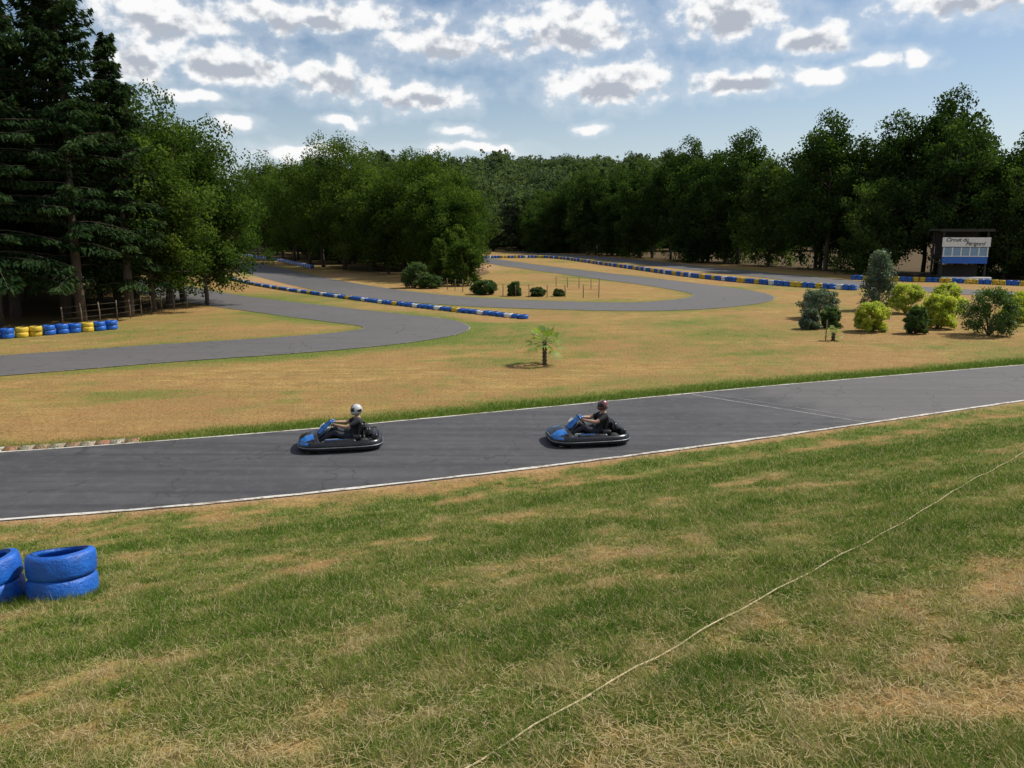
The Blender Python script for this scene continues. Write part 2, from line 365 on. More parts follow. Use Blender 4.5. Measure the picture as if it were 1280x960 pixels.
t=np.clip(.92-.78*gv+.18*rng.standard_normal(len(x))+.8*(cl-.5),0,1)
t=np.where(rng.random(len(x))<.13,.8+.2*rng.random(len(x)),t)
h=(.014+.034*np.clip(gv,0,1.2)**1.3+.035*(cl-.3))*(.5+.9*rng.random(len(x)))
h=np.maximum(h,.008)
blades('grass_bank',x,y,h,np.clip(.0022*r**.65,.0035,.02),t,1.2)
print('blades',len(x))
x,y=sample(60000,2.6,20,R(-44),R(44)); k=bankd(x,y)>.1; x=x[k];y=y[k]
n=len(x); z=H(x,y)+.012+.02*rng.random(n); th=rng.random(n)*6.283; ln=.03+.07*rng.random(n); w=.0025
V=np.empty((n,3,3)); c,s=np.cos(th),np.sin(th)
V[:,0]=np.stack([x-s*w,y+c*w,z],1);V[:,1]=np.stack([x+s*w,y-c*w,z],1);V[:,2]=np.stack([x+c*ln,y+s*ln,z+.01],1)
a=Acc();a.add(V.reshape(-1,3),np.arange(n*3).reshape(n,3),0,np.repeat(.75+.25*rng.random(n),3)); obj('straw_litter',a.mesh('straw_litter',[M_blade]))
x,y=sample(1600,2.8,20,R(-42),R(42)); k=(bankd(x,y)>.5)&(greenness(x,y)>.5); x=x[k];y=y[k]
nb_=46; sp_=np.repeat(.03+.06*rng.random(len(x)),nb_)
cx=np.repeat(x,nb_)+rng.standard_normal(len(x)*nb_)*sp_; cy=np.repeat(y,nb_)+rng.standard_normal(len(x)*nb_)*sp_
blades('weed_clumps',cx,cy,.02+.05*rng.random(len(cx)),.007,np.clip(np.repeat(rng.choice([.0,.05,.12,.25,.6,.85],len(x)),nb_)+.08*rng.standard_normal(len(cx)),0,1),1.6)
i=rng.integers(0,len(B_)-1,120000); f=rng.random(len(i))[:,None]; P=B_[i]*(1-f)+B_[i+1]*f
o=.02+np.abs(rng.standard_normal(len(i)))*.65; T=B_[i+1]-B_[i]; T/=np.linalg.norm(T,axis=1)[:,None]; P=P+np.stack([-T[:,1],T[:,0]],1)*o[:,None]
k=(P[:,0]>-24)&(P[:,0]<34); P=P[k];o=o[k]; gv=greenness(P[:,0],P[:,1])
blades('grass_verge',P[:,0],P[:,1],(.02+.07*np.clip(gv,0,1))*(.5+rng.random(len(P))),.014,np.clip(.92-.8*gv+.2*rng.standard_normal(len(P)),0,1),.8)
x=rng.uniform(-30,34,150000); y=rng.uniform(17,42,150000)
k=(y>np.interp(x,FARs[:,0],FARs[:,1])+.1)&(dist_poly(x,y,T2)>2.9)&(np.abs(x)<y*.75); x=x[k];y=y[k]; gv=greenness(x,y)
blades('dry_turf',x,y,(.015+.035*np.clip(gv,0,1))*(.5+rng.random(len(x))),.015,np.clip(.90-.6*gv+.14*rng.standard_normal(len(x)),0,1),1.2)
Pz=np.column_stack([ROPE,H(ROPE[:,0],ROPE[:,1])+.028+.010*np.sin(np.arange(len(ROPE))*1.7)])
M_rope=paint('straw_rope',(.46,.38,.21),.9,.4,30)
V,F=tube(Pz,.0052,6); accobj('rope',V,F,M_rope)

# ------------------------------------------------------------------ foliage
def leafquads(acc,C,size,mat,tint,elong=1.0,updir=.3):
    n=len(C); d=rng.standard_normal((n,3)); d/=np.linalg.norm(d,axis=1)[:,None]
    nrm=rng.standard_normal((n,3)); nrm[:,2]+=updir*2; u=np.cross(d,nrm); u/=np.linalg.norm(u,axis=1)[:,None]+1e-9
    s=size*(.6+.8*rng.random(n))[:,None]
    V=np.empty((n,4,3)); V[:,0]=C-d*s*.5*elong; V[:,1]=C+u*s*.33; V[:,2]=C+d*s*.5*elong; V[:,3]=C-u*s*.33
    acc.add(V.reshape(-1,3),np.arange(n*4).reshape(n,4),mat,np.repeat(tint,4))
def make_tree(name,h,rad,base,leafm,nleaf=22000,leaf=.26,seed=0,trunk=.22):
    global rng; rng=np.random.default_rng(100+seed)
    acc=Acc(); lean=rng.uniform(-.6,.6,2)
    tz=np.linspace(-.3,h*.86,9); TP=np.stack([lean[0]*(tz/h)**1.5+.15*np.sin(tz*.7+seed),lean[1]*(tz/h)**1.5+.15*np.cos(tz*.5+seed),tz],1)
    TP[:,:2]=np.nan_to_num(TP[:,:2])
    V,F=tube(TP,trunk*(1-.85*(np.clip(tz,0,h)/(h*.9)))**.8+.02,8); acc.add(V,F,0)
    clumps=[]
    nl=int(20+h*.9)
    for i in range(nl):
        f=(i+rng.random())/nl; z0=base+(h*.84-base)*f
        env=rad*(math.sin(math.pi*min(1,.22+.78*f*.98))**.6)*(.6+.6*rng.random())
        az=i*2.4+rng.random(); p0=np.array([np.interp(z0*.9,tz,TP[:,0]),np.interp(z0*.9,tz,TP[:,1]),z0*.93])
        up=.3+.9*f+rng.uniform(-.35,.35); e=p0+np.array([math.cos(az)*env,math.sin(az)*env,env*up*.6+.4])
        mid=(p0+e)/2+np.array([0,0,.25*env*.5])+rng.standard_normal(3)*.2
        ts=np.linspace(0,1,5)[:,None]; Q=(1-ts)**2*p0+2*ts*(1-ts)*mid+ts**2*e
        V,F=tube(Q,np.linspace(.035+.05*(1-f)*trunk/.2,.012,5),5,False); acc.add(V,F,0)
        for k in range(4+int(env*1.3)):
            t=.3+.7*rng.random()**.6; q=(1-t)**2*p0+2*t*(1-t)*mid+t*t*e
            off=rng.standard_normal(3)*np.array([.85,.85,.95])*min(1.2,rad*.24)
            c=q+off; clumps.append((c,.40+.60*rng.random(),t))
            if k%2==0:
                V,F=tube(np.array([q,(q+c)/2+[0,0,.05],c]),[.02,.014,.008],4,False); acc.add(V,F,0)
    for k in range(8): clumps.append((TP[-1]+rng.standard_normal(3)*[.9,.9,.8]+[0,0,.2],.7,1))
    n=int(nleaf/len(clumps)); sc=min(1.25,rad*.28)
    for c,r,t in clumps:
        nn=int(n*(.4+r*1.1)); d=rng.standard_normal((nn,3)); d/=np.linalg.norm(d,axis=1)[:,None]
        rr=(rng.random(nn)**.45)[:,None]*r*sc*1.2; C=c+d*rr*np.array([1.05,1.05,.95])
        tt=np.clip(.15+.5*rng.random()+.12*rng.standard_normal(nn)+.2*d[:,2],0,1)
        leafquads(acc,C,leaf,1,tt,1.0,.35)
    return acc.mesh(name,[M_bark,leafm],[0])
def make_fir(name,h,rad,base,seed=0):
    global rng; rng=np.random.default_rng(500+seed); acc=Acc()
    tz=np.linspace(-.3,h,10); V,F=tube(np.stack([.1*np.sin(tz*.3),.1*np.cos(tz*.3),tz],1),.3*(1-np.clip(tz,0,h)/h)+.015,8); acc.add(V,F,0)
    z=base
    while z<h-.3:
        f=(z-base)/(h-base); L_=rad*(1-f)**.8*(.7+.45*rng.random()); nb=6 if f<.85 else 5
        if f<.12: nb=3
        for b in range(nb):
            az=rng.random()*6.283; ll=L_*(.55+.6*rng.random())+.25; tb=.1+.45*rng.random(); zz=z+rng.uniform(-.25,.25)
            dirx=np.array([math.cos(az),math.sin(az),0]); side=np.array([-math.sin(az),math.cos(az),0])
            ts=np.linspace(0,1,5); droop=.34*(1-f)-.12*f+rng.uniform(-.08,.12)
            Q=np.array([.0,0,zz])+ts[:,None]*ll*dirx+np.stack([0*ts,0*ts,ll*(.12*ts-droop*ts*ts+.12*ts**3)],1)
            V,F=tube(Q,np.linspace(.035,.008,5),4,False); acc.add(V,F,0)
            nt_=int(22+38*ll); t=rng.random(nt_)**.6; c=np.stack([np.interp(t,ts,Q[:,k]) for k in range(3)],1)
            sp=(rng.random(nt_)-.5)*2*(.08+.34*ll*(1-t)**.7*t**.3+.08); c=c+side*sp[:,None]; c[:,2]-=np.abs(sp)*.3+.28*rng.random(nt_)
            d=dirx*(.7)+side*np.sign(sp)[:,None]*.7; d[:,2]-=.3+.7*rng.random(nt_); d+=rng.standard_normal((nt_,3))*.3; d/=np.linalg.norm(d,axis=1)[:,None]
            u=np.cross(d,rng.standard_normal((nt_,3))+np.array([0,0,1.5])); u/=np.linalg.norm(u,axis=1)[:,None]
            s=(.17+.20*rng.random(nt_))[:,None]; Vq=np.empty((nt_,4,3)); Vq[:,0]=c-d*s*.5;Vq[:,1]=c+u*s*.22;Vq[:,2]=c+d*s*.7;Vq[:,3]=c-u*s*.22
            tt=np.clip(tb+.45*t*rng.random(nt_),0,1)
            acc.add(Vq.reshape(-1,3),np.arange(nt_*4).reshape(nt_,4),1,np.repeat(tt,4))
        z+=.34+.25*(1-f)*rng.random()*1.6
    return acc.mesh(name,[M_barkp,M_fir],[0])
def make_bush(name,w,h,mat,leaf=.1,n=5000,seed=0,spiky=0,cone=0):
    global rng; rng=np.random.default_rng(900+seed); acc=Acc(); cl=[]
    nb=16
    for i in range(nb):
        az=i*2.4; f=rng.random()**.6; e=np.array([math.cos(az)*w*.42*f,math.sin(az)*w*.42*f,h*(.35+.55*rng.random())*(1-.35*f)])
        if cone: e[2]=h*(.1+.85*rng.random()); e[:2]*=(1-.65*e[2]/h)*1.3
        V,F=tube(np.array([[0,0,-.05],e*[.4,.4,.5],e]),[.03,.02,.008],5,False); acc.add(V,F,0)
    ncl=64
    for i in range(ncl):
        q=.45+.52*rng.random()
        zc=h*(.08+.80*rng.random()**.9); rr=w*.44*math.sqrt(max(.04,1-((zc/h-.36)/.60)**2))*q; az=rng.random()*6.283
        if cone: rr=w*.42*(1-(zc/h)**1.6)*(.5+.5*rng.random())
        cl.append(np.array([math.cos(az)*rr,math.sin(az)*rr,zc]))
    for c in cl:
        nn=n//ncl; d=rng.standard_normal((nn,3)); d/=np.linalg.norm(d,axis=1)[:,None]
        C=c+d*(rng.random(nn)**.5)[:,None]*np.array([w*.14,w*.14,h*.12])*rng.uniform(.6,1.25); C[:,2]=np.maximum(C[:,2],.02)
        leafquads(acc,C,leaf,1,np.clip(.2+.45*rng.random()+.15*rng.standard_normal(nn)+.15*d[:,2],0,1),1.3+spiky)
    return acc.mesh(name,[M_bark,mat],[0])

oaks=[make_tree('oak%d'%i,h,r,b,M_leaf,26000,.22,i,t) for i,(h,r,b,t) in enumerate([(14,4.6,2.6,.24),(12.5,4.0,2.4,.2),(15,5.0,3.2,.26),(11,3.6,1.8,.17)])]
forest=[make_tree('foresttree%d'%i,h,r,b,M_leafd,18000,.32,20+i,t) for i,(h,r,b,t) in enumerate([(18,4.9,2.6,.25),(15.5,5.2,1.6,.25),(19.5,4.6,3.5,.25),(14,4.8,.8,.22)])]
hillt=[make_tree('hilltree%d'%i,h,r,b,M_leaf_haze,6000,.75,40+i,.25) for i,(h,r,b) in enumerate([(15,5.4,1.5),(12.5,5.8,1.0)])]
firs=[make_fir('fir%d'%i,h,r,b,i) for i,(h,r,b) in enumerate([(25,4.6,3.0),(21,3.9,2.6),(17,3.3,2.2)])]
pine_f=firs[2]
rng=np.random.default_rng(11)
def put(name,me,x,y,s=1,rot=None,parent=None,sz=None):
    return obj(name,me,parent,(x,y,float(H(x,y))),(0,0,rng.random()*6.28 if rot is None else rot),(s,s,sz or s))
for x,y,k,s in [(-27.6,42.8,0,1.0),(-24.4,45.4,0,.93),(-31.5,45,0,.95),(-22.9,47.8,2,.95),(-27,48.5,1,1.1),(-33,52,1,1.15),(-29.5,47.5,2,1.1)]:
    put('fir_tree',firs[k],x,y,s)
for x,y,k,s in [(-22.8,51,3,.9),(-23.4,54.5,0,.88),(-24.2,59,2,.84),(-28.5,61,1,1.05),(-30.5,68,2,.92),(-27,55,2,.95),(-36,75,0,1.05),(-21.3,56,3,.82),(-43,84,2,1.05)]:
    put('oak_tree',oaks[k],x,y,s)
for x,y,k,s in [(-44,146,0,1.25),(-36,134,2,1.05),(-31.5,126,1,1.25),(-27.0,116,0,1.12),(-22.5,109,2,1.15),(-18.2,104,0,.98),(-15,98,3,1.05),(-11.0,96,2,.92),(-8.2,90,3,1.02),(-6.0,85,3,.85),(-48,160,2,1.05)]:
    put('oak_tree',oaks[k],x,y,s)
def scatter(name,meshes,pred,x0,x1,y0,y1,sp,smin,smax,jit=.45,sf=None):
    e=empty(name); c=0
    for x in np.arange(x0,x1,sp):
        for y in np.arange(y0,y1,sp):
            px=x+rng.uniform(-jit,jit)*sp; py=y+rng.uniform(-jit,jit)*sp
            if pred(px,py):
                m=meshes[int(rng.integers(len(meshes)))]; s=rng.uniform(smin,smax)*(sf(py) if sf else 1)
                obj('tree',m,e,(px,py,float(H(px,py))-.2),(0,0,rng.random()*6.28),(s,s,s*rng.uniform(.9,1.12))); c+=1
    print(name,c); return e
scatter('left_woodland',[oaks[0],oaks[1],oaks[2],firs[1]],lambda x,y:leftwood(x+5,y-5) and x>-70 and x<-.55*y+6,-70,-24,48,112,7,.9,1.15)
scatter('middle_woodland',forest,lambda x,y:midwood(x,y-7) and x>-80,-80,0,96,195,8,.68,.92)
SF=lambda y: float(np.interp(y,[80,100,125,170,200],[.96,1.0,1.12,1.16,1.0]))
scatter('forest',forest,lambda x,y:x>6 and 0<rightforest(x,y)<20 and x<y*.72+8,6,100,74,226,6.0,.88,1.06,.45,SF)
scatter('forest_edge',[forest[3],forest[1]],lambda x,y:x>6 and -3<rightforest(x,y)<2 and x<y*.72+8,6,100,74,226,4.2,.6,.9)
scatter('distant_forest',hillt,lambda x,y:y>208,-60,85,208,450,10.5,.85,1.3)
for x,y,s in [(26,196,1.25),(29,200,1.3),(22,202,1.2)]: put('pine_tree',pine_f,x,y,s)

i=0
for nm,x,y,w,h,m,lf,sp,cn in [
 ('blue_shrub',18,46.9,2.5,1.9,M_bush_b,.09,0,0),('blue_conifer',23.7,52,2.7,4.1,M_bush_b,.11,0,1),
 ('yellow_shrub',18.3,40.6,1.6,1.6,M_bush_y,.08,1,0),('yellow_shrub',24.6,50,2.1,1.9,M_bush_y,.09,0,0),
 ('green_shrub',20.2,39.8,1.1,1.4,M_bush_d,.07,1.5,0),('yellow_shrub',22.4,41.9,1.8,1.9,M_bush_y,.08,1,0),('yellow_shrub',26.1,48,2.2,2.1,M_bush_y,.1,0,0),
 ('round_shrub',23.5,39.2,2.7,2.55,M_bush_d,.085,0,0),('yellow_shrub',29.2,45.5,2.2,1.8,M_bush_y,.09,0,0),('green_shrub',15.6,41.7,1.0,1.1,M_bush_b,.08,1,0),
 ('green_shrub',16.9,42.2,1.0,1.1,M_bush_d,.08,1,0),('round_shrub',-8.8,73,2.6,2.4,M_bush_d,.11,0,0),('green_shrub',-7.3,72.5,2.0,1.3,M_bush_d,.10,0,0),
 ('green_shrub',-2.2,65.4,2.1,1.2,M_bush_d,.1,1,0),('green_shrub',.2,63.8,1.0,1.2,M_bush_d,.1,1,0),('green_shrub',2.0,63.5,1.3,.75,M_bush_d,.09,0,0),('green_shrub',3.7,63.5,.9,.6,M_bush_d,.09,0,0),
 ('young_tree',-7.0,78,2.6,4.8,M_leaf,.16,0,1),('young_tree',-4.6,76,3.4,4.4,M_leaf,.16,0,0),('young_tree',-5.6,80,3.0,6.0,M_leaf,.18,0,0),
 ('green_shrub',31.5,44.0,2.4,1.8,M_bush_d,.1,0,0),('yellow_shrub',27.2,43.4,1.5,1.2,M_bush_y,.08,0,0)]:
    i+=1; put(nm,make_bush(nm,w*1.08,h,m,lf,9000,i,sp,cn),x,y)

# fan palms: pleated fans on long petioles above a shaggy trunk
def make_palm(name,h,fl,seed,nf=16):
    global rng; rng=np.random.default_rng(seed); acc=Acc()
    zz=np.linspace(-.05,h,14); V,F=tube(np.stack([0*zz,0*zz,zz],1),.085+.02*np.sin(zz*45),10); acc.add(V,F,0)
    for i in range(nf):
        az=i*2.4+rng.uniform(-.2,.2); el=R(-28+100*(i/nf)); d=np.array([math.cos(az)*math.cos(el),math.sin(az)*math.cos(el),math.sin(el)])
        p0=np.array([0,0,h-.03]); pl=fl*.62; p1=p0+d*pl+[0,0,-.05*math.cos(el)]
        V,F=tube(np.array([p0,p0+d*pl*.5+[0,0,.02],p1]),[.012,.009,.006],4,False); acc.add(V,F,1,.4)
        side=np.cross(d,[0,0,1]); side/=np.linalg.norm(side)+1e-9; upv=np.cross(side,d); tb=rng.random()*.4
        for k in range(15):
            a_=R(-88+176*k/14); ld=d*math.cos(a_)+side*math.sin(a_)+upv*.10; ld/=np.linalg.norm(ld)
            ll=fl*.60*(.72+.28*math.cos(a_)); wv=np.cross(ld,upv); wv/=np.linalg.norm(wv)
            m_=p1+ld*ll*.45; e_=p1+ld*ll+np.array([0,0,-.20*fl*rng.uniform(.6,1.2)])
            acc.add(np.array([p1,m_+wv*fl*.026,e_,m_-wv*fl*.026]),[(0,1,2,3)],1,float(np.clip(.25+tb+.3*rng.random(),0,1)))
    return acc.mesh(name,[M_barkp,M_palm],[0])
put('palm_tree',make_palm('palm_tree',.88,.80,5,18),1.25,30.3)
pm=put('palm_tree',make_palm('palm_tree',.38,.45,6,12),15.0,37.1)
V,F=tube(np.array([[0,0,-.1],[.01,0,.5],[.02,.01,1.0]]),.025,6); accobj('wooden_stake',V,F,M_wood,None,True,(14.6,37.0,0))

# ------------------------------------------------------------------ tyres
def tyre_prof(Ro,w,ri=.52,e=.45):
    r=Ro*ri; b=.30*w; p=[]
    for a_ in np.linspace(-90,90,11):
        c,s=math.cos(R(a_)),math.sin(R(a_)); p.append((Ro-b+b*abs(c)**.7,w/2+w/2*np.sign(s)*abs(s)**e))
    return [(r,.04*w),(Ro*.80,0)]+p+[(Ro*.80,w),(r,.96*w),(r+.03,.8*w),(Ro*.86,.7*w),(Ro*.86,.3*w),(r+.03,.2*w)]
def tyre_row(name,pts,mats,pattern,Ro=.29,w=.2,levels=1,sp=.6,seg=12):
    P=np.asarray(pts,float); d=np.concatenate([[0],np.cumsum(np.linalg.norm(np.diff(P,axis=0),axis=1))]); n=int(d[-1]/sp)
    acc=Acc(); Vb,Fb=lathe(tyre_prof(Ro,w,.52,.7),seg,True)
    for i in range(n):
        x=np.interp(i*sp,d,P[:,0]);y=np.interp(i*sp,d,P[:,1])
        for l in range(levels):
            acc.add(Vb*np.array([1,1,rng.uniform(.93,1.05)])+[x+rng.uniform(-.03,.03),y+rng.uniform(-.03,.03),float(H(x,y))+l*w*.98],Fb,pattern[(i)%len(pattern)])
    obj(name,acc.mesh(name,mats,True))
mt=[M_blue,M_wht,M_yel]
tyre_row('tyre_barrier',smooth([(-34.6,92.9),(-21.9,73),(-10.6,58.7),(-4.1,51.6),(1.2,46.3)]),mt,[0,0,0,1,0,0,0,1,0,0,2],levels=1,w=.25)
tyre_row('tyre_barrier',smooth([(-7.5,156),(0,158),(8.2,155),(14.6,121.7),(20,91.5),(24.8,77.4),(30.3,69.5)]),mt,[0,0,2,0,0,1,0,0,0,2,2],levels=2,w=.24,Ro=.32,sp=.66)
tyre_row('tyre_barrier',smooth([(-59,175),(-42,144),(-27.5,112)]),mt,[0,0,1],levels=2,w=.22,Ro=.32,sp=.66)
tyre_row('tyre_barrier',[(-20.9,41.6),(-22.7,39.6),(-24.6,37.6),(-30,36.4)],mt,[0,0,2,0,0,0,2,2,0,0,0],levels=2,w=.24,Ro=.3,seg=18)
tyre_row('tyre_barrier',[(36.5,86),(39.7,83.5),(43,81.5),(50,74)],mt,[0,0,2,2],levels=2,w=.24)
M_tblue,nt,b=newmat('painted_tyre_blue'); tc=N(nt,'ShaderNodeTexCoord').outputs['Object']
n1=noise(nt,tc,5,6,.7); n2=noise(nt,tc,28,4,.7)
c=ramp(nt,n1,[(.3,(.006,.07,.33)),(.7,(.012,.14,.58))]); c=mixc(nt,ramp(nt,n2,[(.58,(0,0,0)),(.68,(.85,.85,.85))]),c,(.03,.045,.08))
sepz=N(nt,'ShaderNodeSeparateXYZ'); L(nt,tc,sepz.inputs[0]); c=mixc(nt,ramp(nt,mth(nt,'ADD',sepz.outputs[2],mth(nt,'MULTIPLY',n1,.12)),[(.05,(.7,.7,.7)),(.14,(0,0,0))]),c,(.12,.1,.06))
L(nt,c,b.inputs['Base Color']); b.inputs['Roughness'].default_value=.4; bump(nt,b,mth(nt,'ADD',n2,mth(nt,'MULTIPLY',n1,1.5)),.6,.02)
def tyre_stack(x,y,rz):
    a=Acc()
    for l,(dx,dy,s) in enumerate(((0,0,1),(.014,-.012,.985))):
        Vb,Fb=lathe(tyre_prof(.345,.27,.68,.40),64,True)
        ang=np.arctan2(Vb[:,1],Vb[:,0])
        Vb=Vb*np.stack([(1+.012*np.sin(ang*3+l*2+rz)+.006*np.sin(ang*7+l))*s]*2+[np.ones(len(ang))],1); Vb[:,2]+=.010*np.sin(ang*2+l+rz)
        a.add(Vb+[dx,dy,l*.257],Fb)
    h0=float(H(x,y)); gx=(float(H(x+.2,y))-float(H(x-.2,y)))/.4; gy=(float(H(x,y+.2))-float(H(x,y-.2)))/.4
    obj('tyre_stack',a.mesh('tyre_stack',[M_tblue],True),None,(x,y,h0-.04),(gy*.8,-gx*.8,rz))
    n=1500; th=rng.random(n)*6.283; rr=.33+.12*rng.random(n); blades('grass_tuft',x+rr*np.cos(th),y+rr*np.sin(th),.04+.08*rng.random(n),.006,np.clip(.25+.3*rng.standard_normal(n),0,1),.9)
tyre_stack(-4.84,8.05,0); tyre_stack(-5.55,7.97,1)

def fence(name,pts,h,sp,wires=3):
    e=empty(name,(pts[0][0],pts[0][1],0)); o=np.array([pts[0][0],pts[0][1],0])
    P=np.asarray(pts,float); d=np.concatenate([[0],np.cumsum(np.linalg.norm(np.diff(P,axis=0),axis=1))]); acc=Acc()
    for s in np.arange(0,d[-1],sp):
        x=np.interp(s,d,P[:,0]);y=np.interp(s,d,P[:,1]); V,F=tube(np.array([[x,y,-.1],[x+.01,y,h*.5],[x+rng.uniform(-.04,.04),y,h*rng.uniform(.92,1.05)]])-o,.035,6); acc.add(V,F)
    obj('posts',acc.mesh('posts',[M_wood]),e); acc=Acc()
    for k in range(wires):
        z=h*(.35+.55*k/(max(1,wires-1))); V,F=tube(np.column_stack([P,np.full(len(P),z)])-o,.006,4); acc.add(V,F)
    obj('wires',acc.mesh('wires',[M_wood]),e)
fence('wire_fence',[(-5.7,70.9),(-2.6,66),(1.25,62.3),(6.7,62),(7.7,71),(3.75,75)],1.0,1.4)
fence('wire_fence',[(-24,42.6),(-22.6,46.3),(-22.2,51),(-21.2,54)],1.15,1.2,3)

# ------------------------------------------------------------------ control tower
tw=empty('race_control_tower',(46.6,84.5,0),(0,0,R(-10)))
W=4.4;D=3.2
for sx in (-1,1):
    for sy in (-1,1): boxobj('post',(.18,.18,5.1),(sx*(W/2-.12),sy*(D/2-.12),2.55),M_dark,tw,.01)
boxobj('roof',(W+.7,D+.6,.16),(0,0.1,5.19),M_dark,tw,.02); boxobj('roof_fascia',(W+.76,.05,.26),(0,-D/2-.23,5.17),M_dark,tw,.005)
boxobj('floor',(W-.4,D-.4,.16),(0,0,1.9),M_dark,tw,.01)
boxobj('back_wall',(W-.5,.08,2.9),(0,D/2-.25,3.6),M_dark,tw,.0)
boxobj('cabin_wall',(W-.1,.08,.75),(0,-D/2-.12,2.2),M_blue,tw,.01)
boxobj('window_band',(W-.1,.06,.85),(0,-D/2-.12,3.02),M_pblue,tw,.0)
for k in range(6): boxobj('window_mullion',(.12,.05,.85),(-W/2+.12+k*(W-.24)/5,-D/2-.18,3.02),M_wht,tw,.005)
boxobj('window_rail',(W-.05,.1,.09),(0,-D/2-.16,2.56),M_wht,tw,.005)
boxobj('lower_wall',(W-.6,.1,1.3),(0,0,1.0),M_dark,tw,.0)
boxobj('white_blocks',(W+.2,.5,.5),(0,-D/2-1.1,.25),M_wht,tw,.03)
boxobj('sign_board',(W+.15,.06,.95),(0,-D/2-.2,3.98),M_wht,tw,.01)
M_ink=paint('sign_ink',(.02,.02,.05),.7,.1)
for txt,x,z in (('Circuit du',-2.0,4.05),('Périgord',-.1,3.66)):
    cu=bpy.data.curves.new('sign_lettering','FONT'); cu.body=txt; cu.size=.52; cu.shear=.35; cu.extrude=.006; cu.offset=.008; cu.materials.append(M_ink)
    obj('sign_lettering',cu,tw,(x,-D/2-.24,z),(R(90),0,0))

# ------------------------------------------------------------------ go-karts
def make_kart(x,y,rz):
    k=empty('go_kart',(x,y,.015),(0,0,R(rz)))
    def ring(hl,hw,ex,prof,name,mats,blue=False):
        n=72; P=[]
        for t in np.linspace(0,2*np.pi,n,endpoint=False):
            c,s=math.cos(t),math.sin(t); P.append((hl*abs(c)**(2/ex)*np.sign(c),hw*abs(s)**(2/ex)*np.sign(s)))
        P=np.array(P); T=np.roll(P,-1,0)-np.roll(P,1,0); T/=np.linalg.norm(T,axis=1)[:,None]; O=np.stack([T[:,1],-T[:,0]],1)
        m=len(prof); V=np.array([(P[i][0]+O[i][0]*o,P[i][1]+O[i][1]*o,z) for i in range(n) for o,z in prof])
        F=np.array([(i*m+j,((i+1)%n)*m+j,((i+1)%n)*m+(j+1)%m,i*m+(j+1)%m) for i in range(n) for j in range(m)])
        Mi=[1 if (blue and P[i][0]>.72 and 4<=j<=4) else 0 for i in range(n) for j in range(m)]
        a=Acc(); a.add(V,F,Mi); obj(name,a.mesh(name,mats,True),k)
    ring(.92,.61,4.2,[(-.06,.05),(.01,.04),(.05,.07),(.06,.12),(.05,.2),(.02,.25),(-.04,.26),(-.07,.2)],'bumper',[M_blk,M_kblue],True)
    ring(.92,.61,4.2,[(.056,.125),(.066,.13),(.066,.145),(.056,.15)],'rub_strip',[M_grey])
    a=Acc()
    for s in (-1,1):
        V,F=tube(np.column_stack([smooth([(-.8,s*.32),(-.3,s*.36),(.2,s*.3),(.75,s*.22)],4),np.full(13,.09)]),.017,8); a.add(V,F)
    for xx in (-.6,.1,.7): V,F=tube(np.array([[xx,-.34,.09],[xx,0,.09],[xx,.34,.09]]),.016,8); a.add(V,F)
    V,F=tube(np.array([[-.55,-.58,.14],[-.55,0,.14],[-.55,.58,.14]]),.02,8); a.add(V,F)
    V,F=tube(np.array([[.55,-.5,.12],[.55,0,.12],[.55,.5,.12]]),.016,8); a.add(V,F)
    V,F=tube(np.array([[.5,0,.12],[.32,0,.34],[.17,0,.51]]),.012,8); a.add(V,F)
    obj('chassis',a.mesh('chassis',[M_grey],True),k)
    boxobj('floor_pan',(1.0,.62,.012),(.3,0,.065),M_grey,k,.003)
    for nm,xx,s,r_,w_ in (('front_wheel',.55,-1,.13,.12),('front_wheel',.55,1,.13,.12),('rear_wheel',-.55,-1,.14,.19),('rear_wheel',-.55,1,.14,.19)):
        acc=Acc(); p=[(r_*.5,-w_/2),(r_*.86,-w_/2),(r_*.97,-w_*.42),(r_,-w_*.3),(r_,w_*.3),(r_*.97,w_*.42),(r_*.86,w_/2),(r_*.5,w_/2)]
        V,F=lathe(p,28,True); acc.add(V,F,0); V,F=lathe([(.001,-w_*.2),(r_*.2,-w_*.25),(r_*.35,-w_*.3),(r_*.52,-w_*.48),(r_*.52,w_*.48),(r_*.35,w_*.3),(r_*.2,w_*.25),(.001,w_*.2)],20); acc.add(V,F,1)
        obj(nm,acc.mesh(nm,[M_rub,M_grey],True),k,(xx,s*.46,r_),(R(90),0,0))
    for s in (-1,1):
        boxobj('side_pod',(.78,.2,.2),(.0,s*.53,.2),M_blk,k,.05,(0,0,0),(.9,.8))
        boxobj('side_pod_decal',(.36,.03,.012),(.14,s*.55,.302),M_kblue,k,.004)
    def nose(u,v):
        yy=(u-.5)*1.10; e=1-abs(yy/.58)**3.; t=v
        px=np.interp(t,[0,.2,.4,.6,.8,1],[.97,.98,.94,.80,.64,.52]); pz=np.interp(t,[0,.2,.4,.6,.8,1],[.1,.19,.265,.335,.37,.37])
        return (px-.2*(1-e)*(1 if px>.7 else .4), yy, .08+(pz-.08)*(.4+.6*e))
    nu_,nv_=27,19; V,F=grid(nose,nu_,nv_); Mi=[]
    for i_ in range(nu_-1):
        for j_ in range(nv_-1):
            u=(i_+.5)/(nu_-1); v_=(j_+.5)/(nv_-1)
            Mi.append(1 if (.36<v_<.86 and .20<abs(u-.5)+.05*v_<.42) else (2 if abs(v_-.30)<.03 else 0))
    acc=Acc(); acc.add(V,F,Mi); o=obj('nose_fairing',acc.mesh('nose_fairing',[M_blk,M_kblue,M_wht],True),k); o.modifiers.new('s','SOLIDIFY').thickness=.02
    def fair(u,v):
        yy=(u-.5)*(.36-.12*v); return (.56-.34*v-.10*(abs(u-.5)*2)**2, yy, .35+.29*v+.04*math.sin(v*3.14))
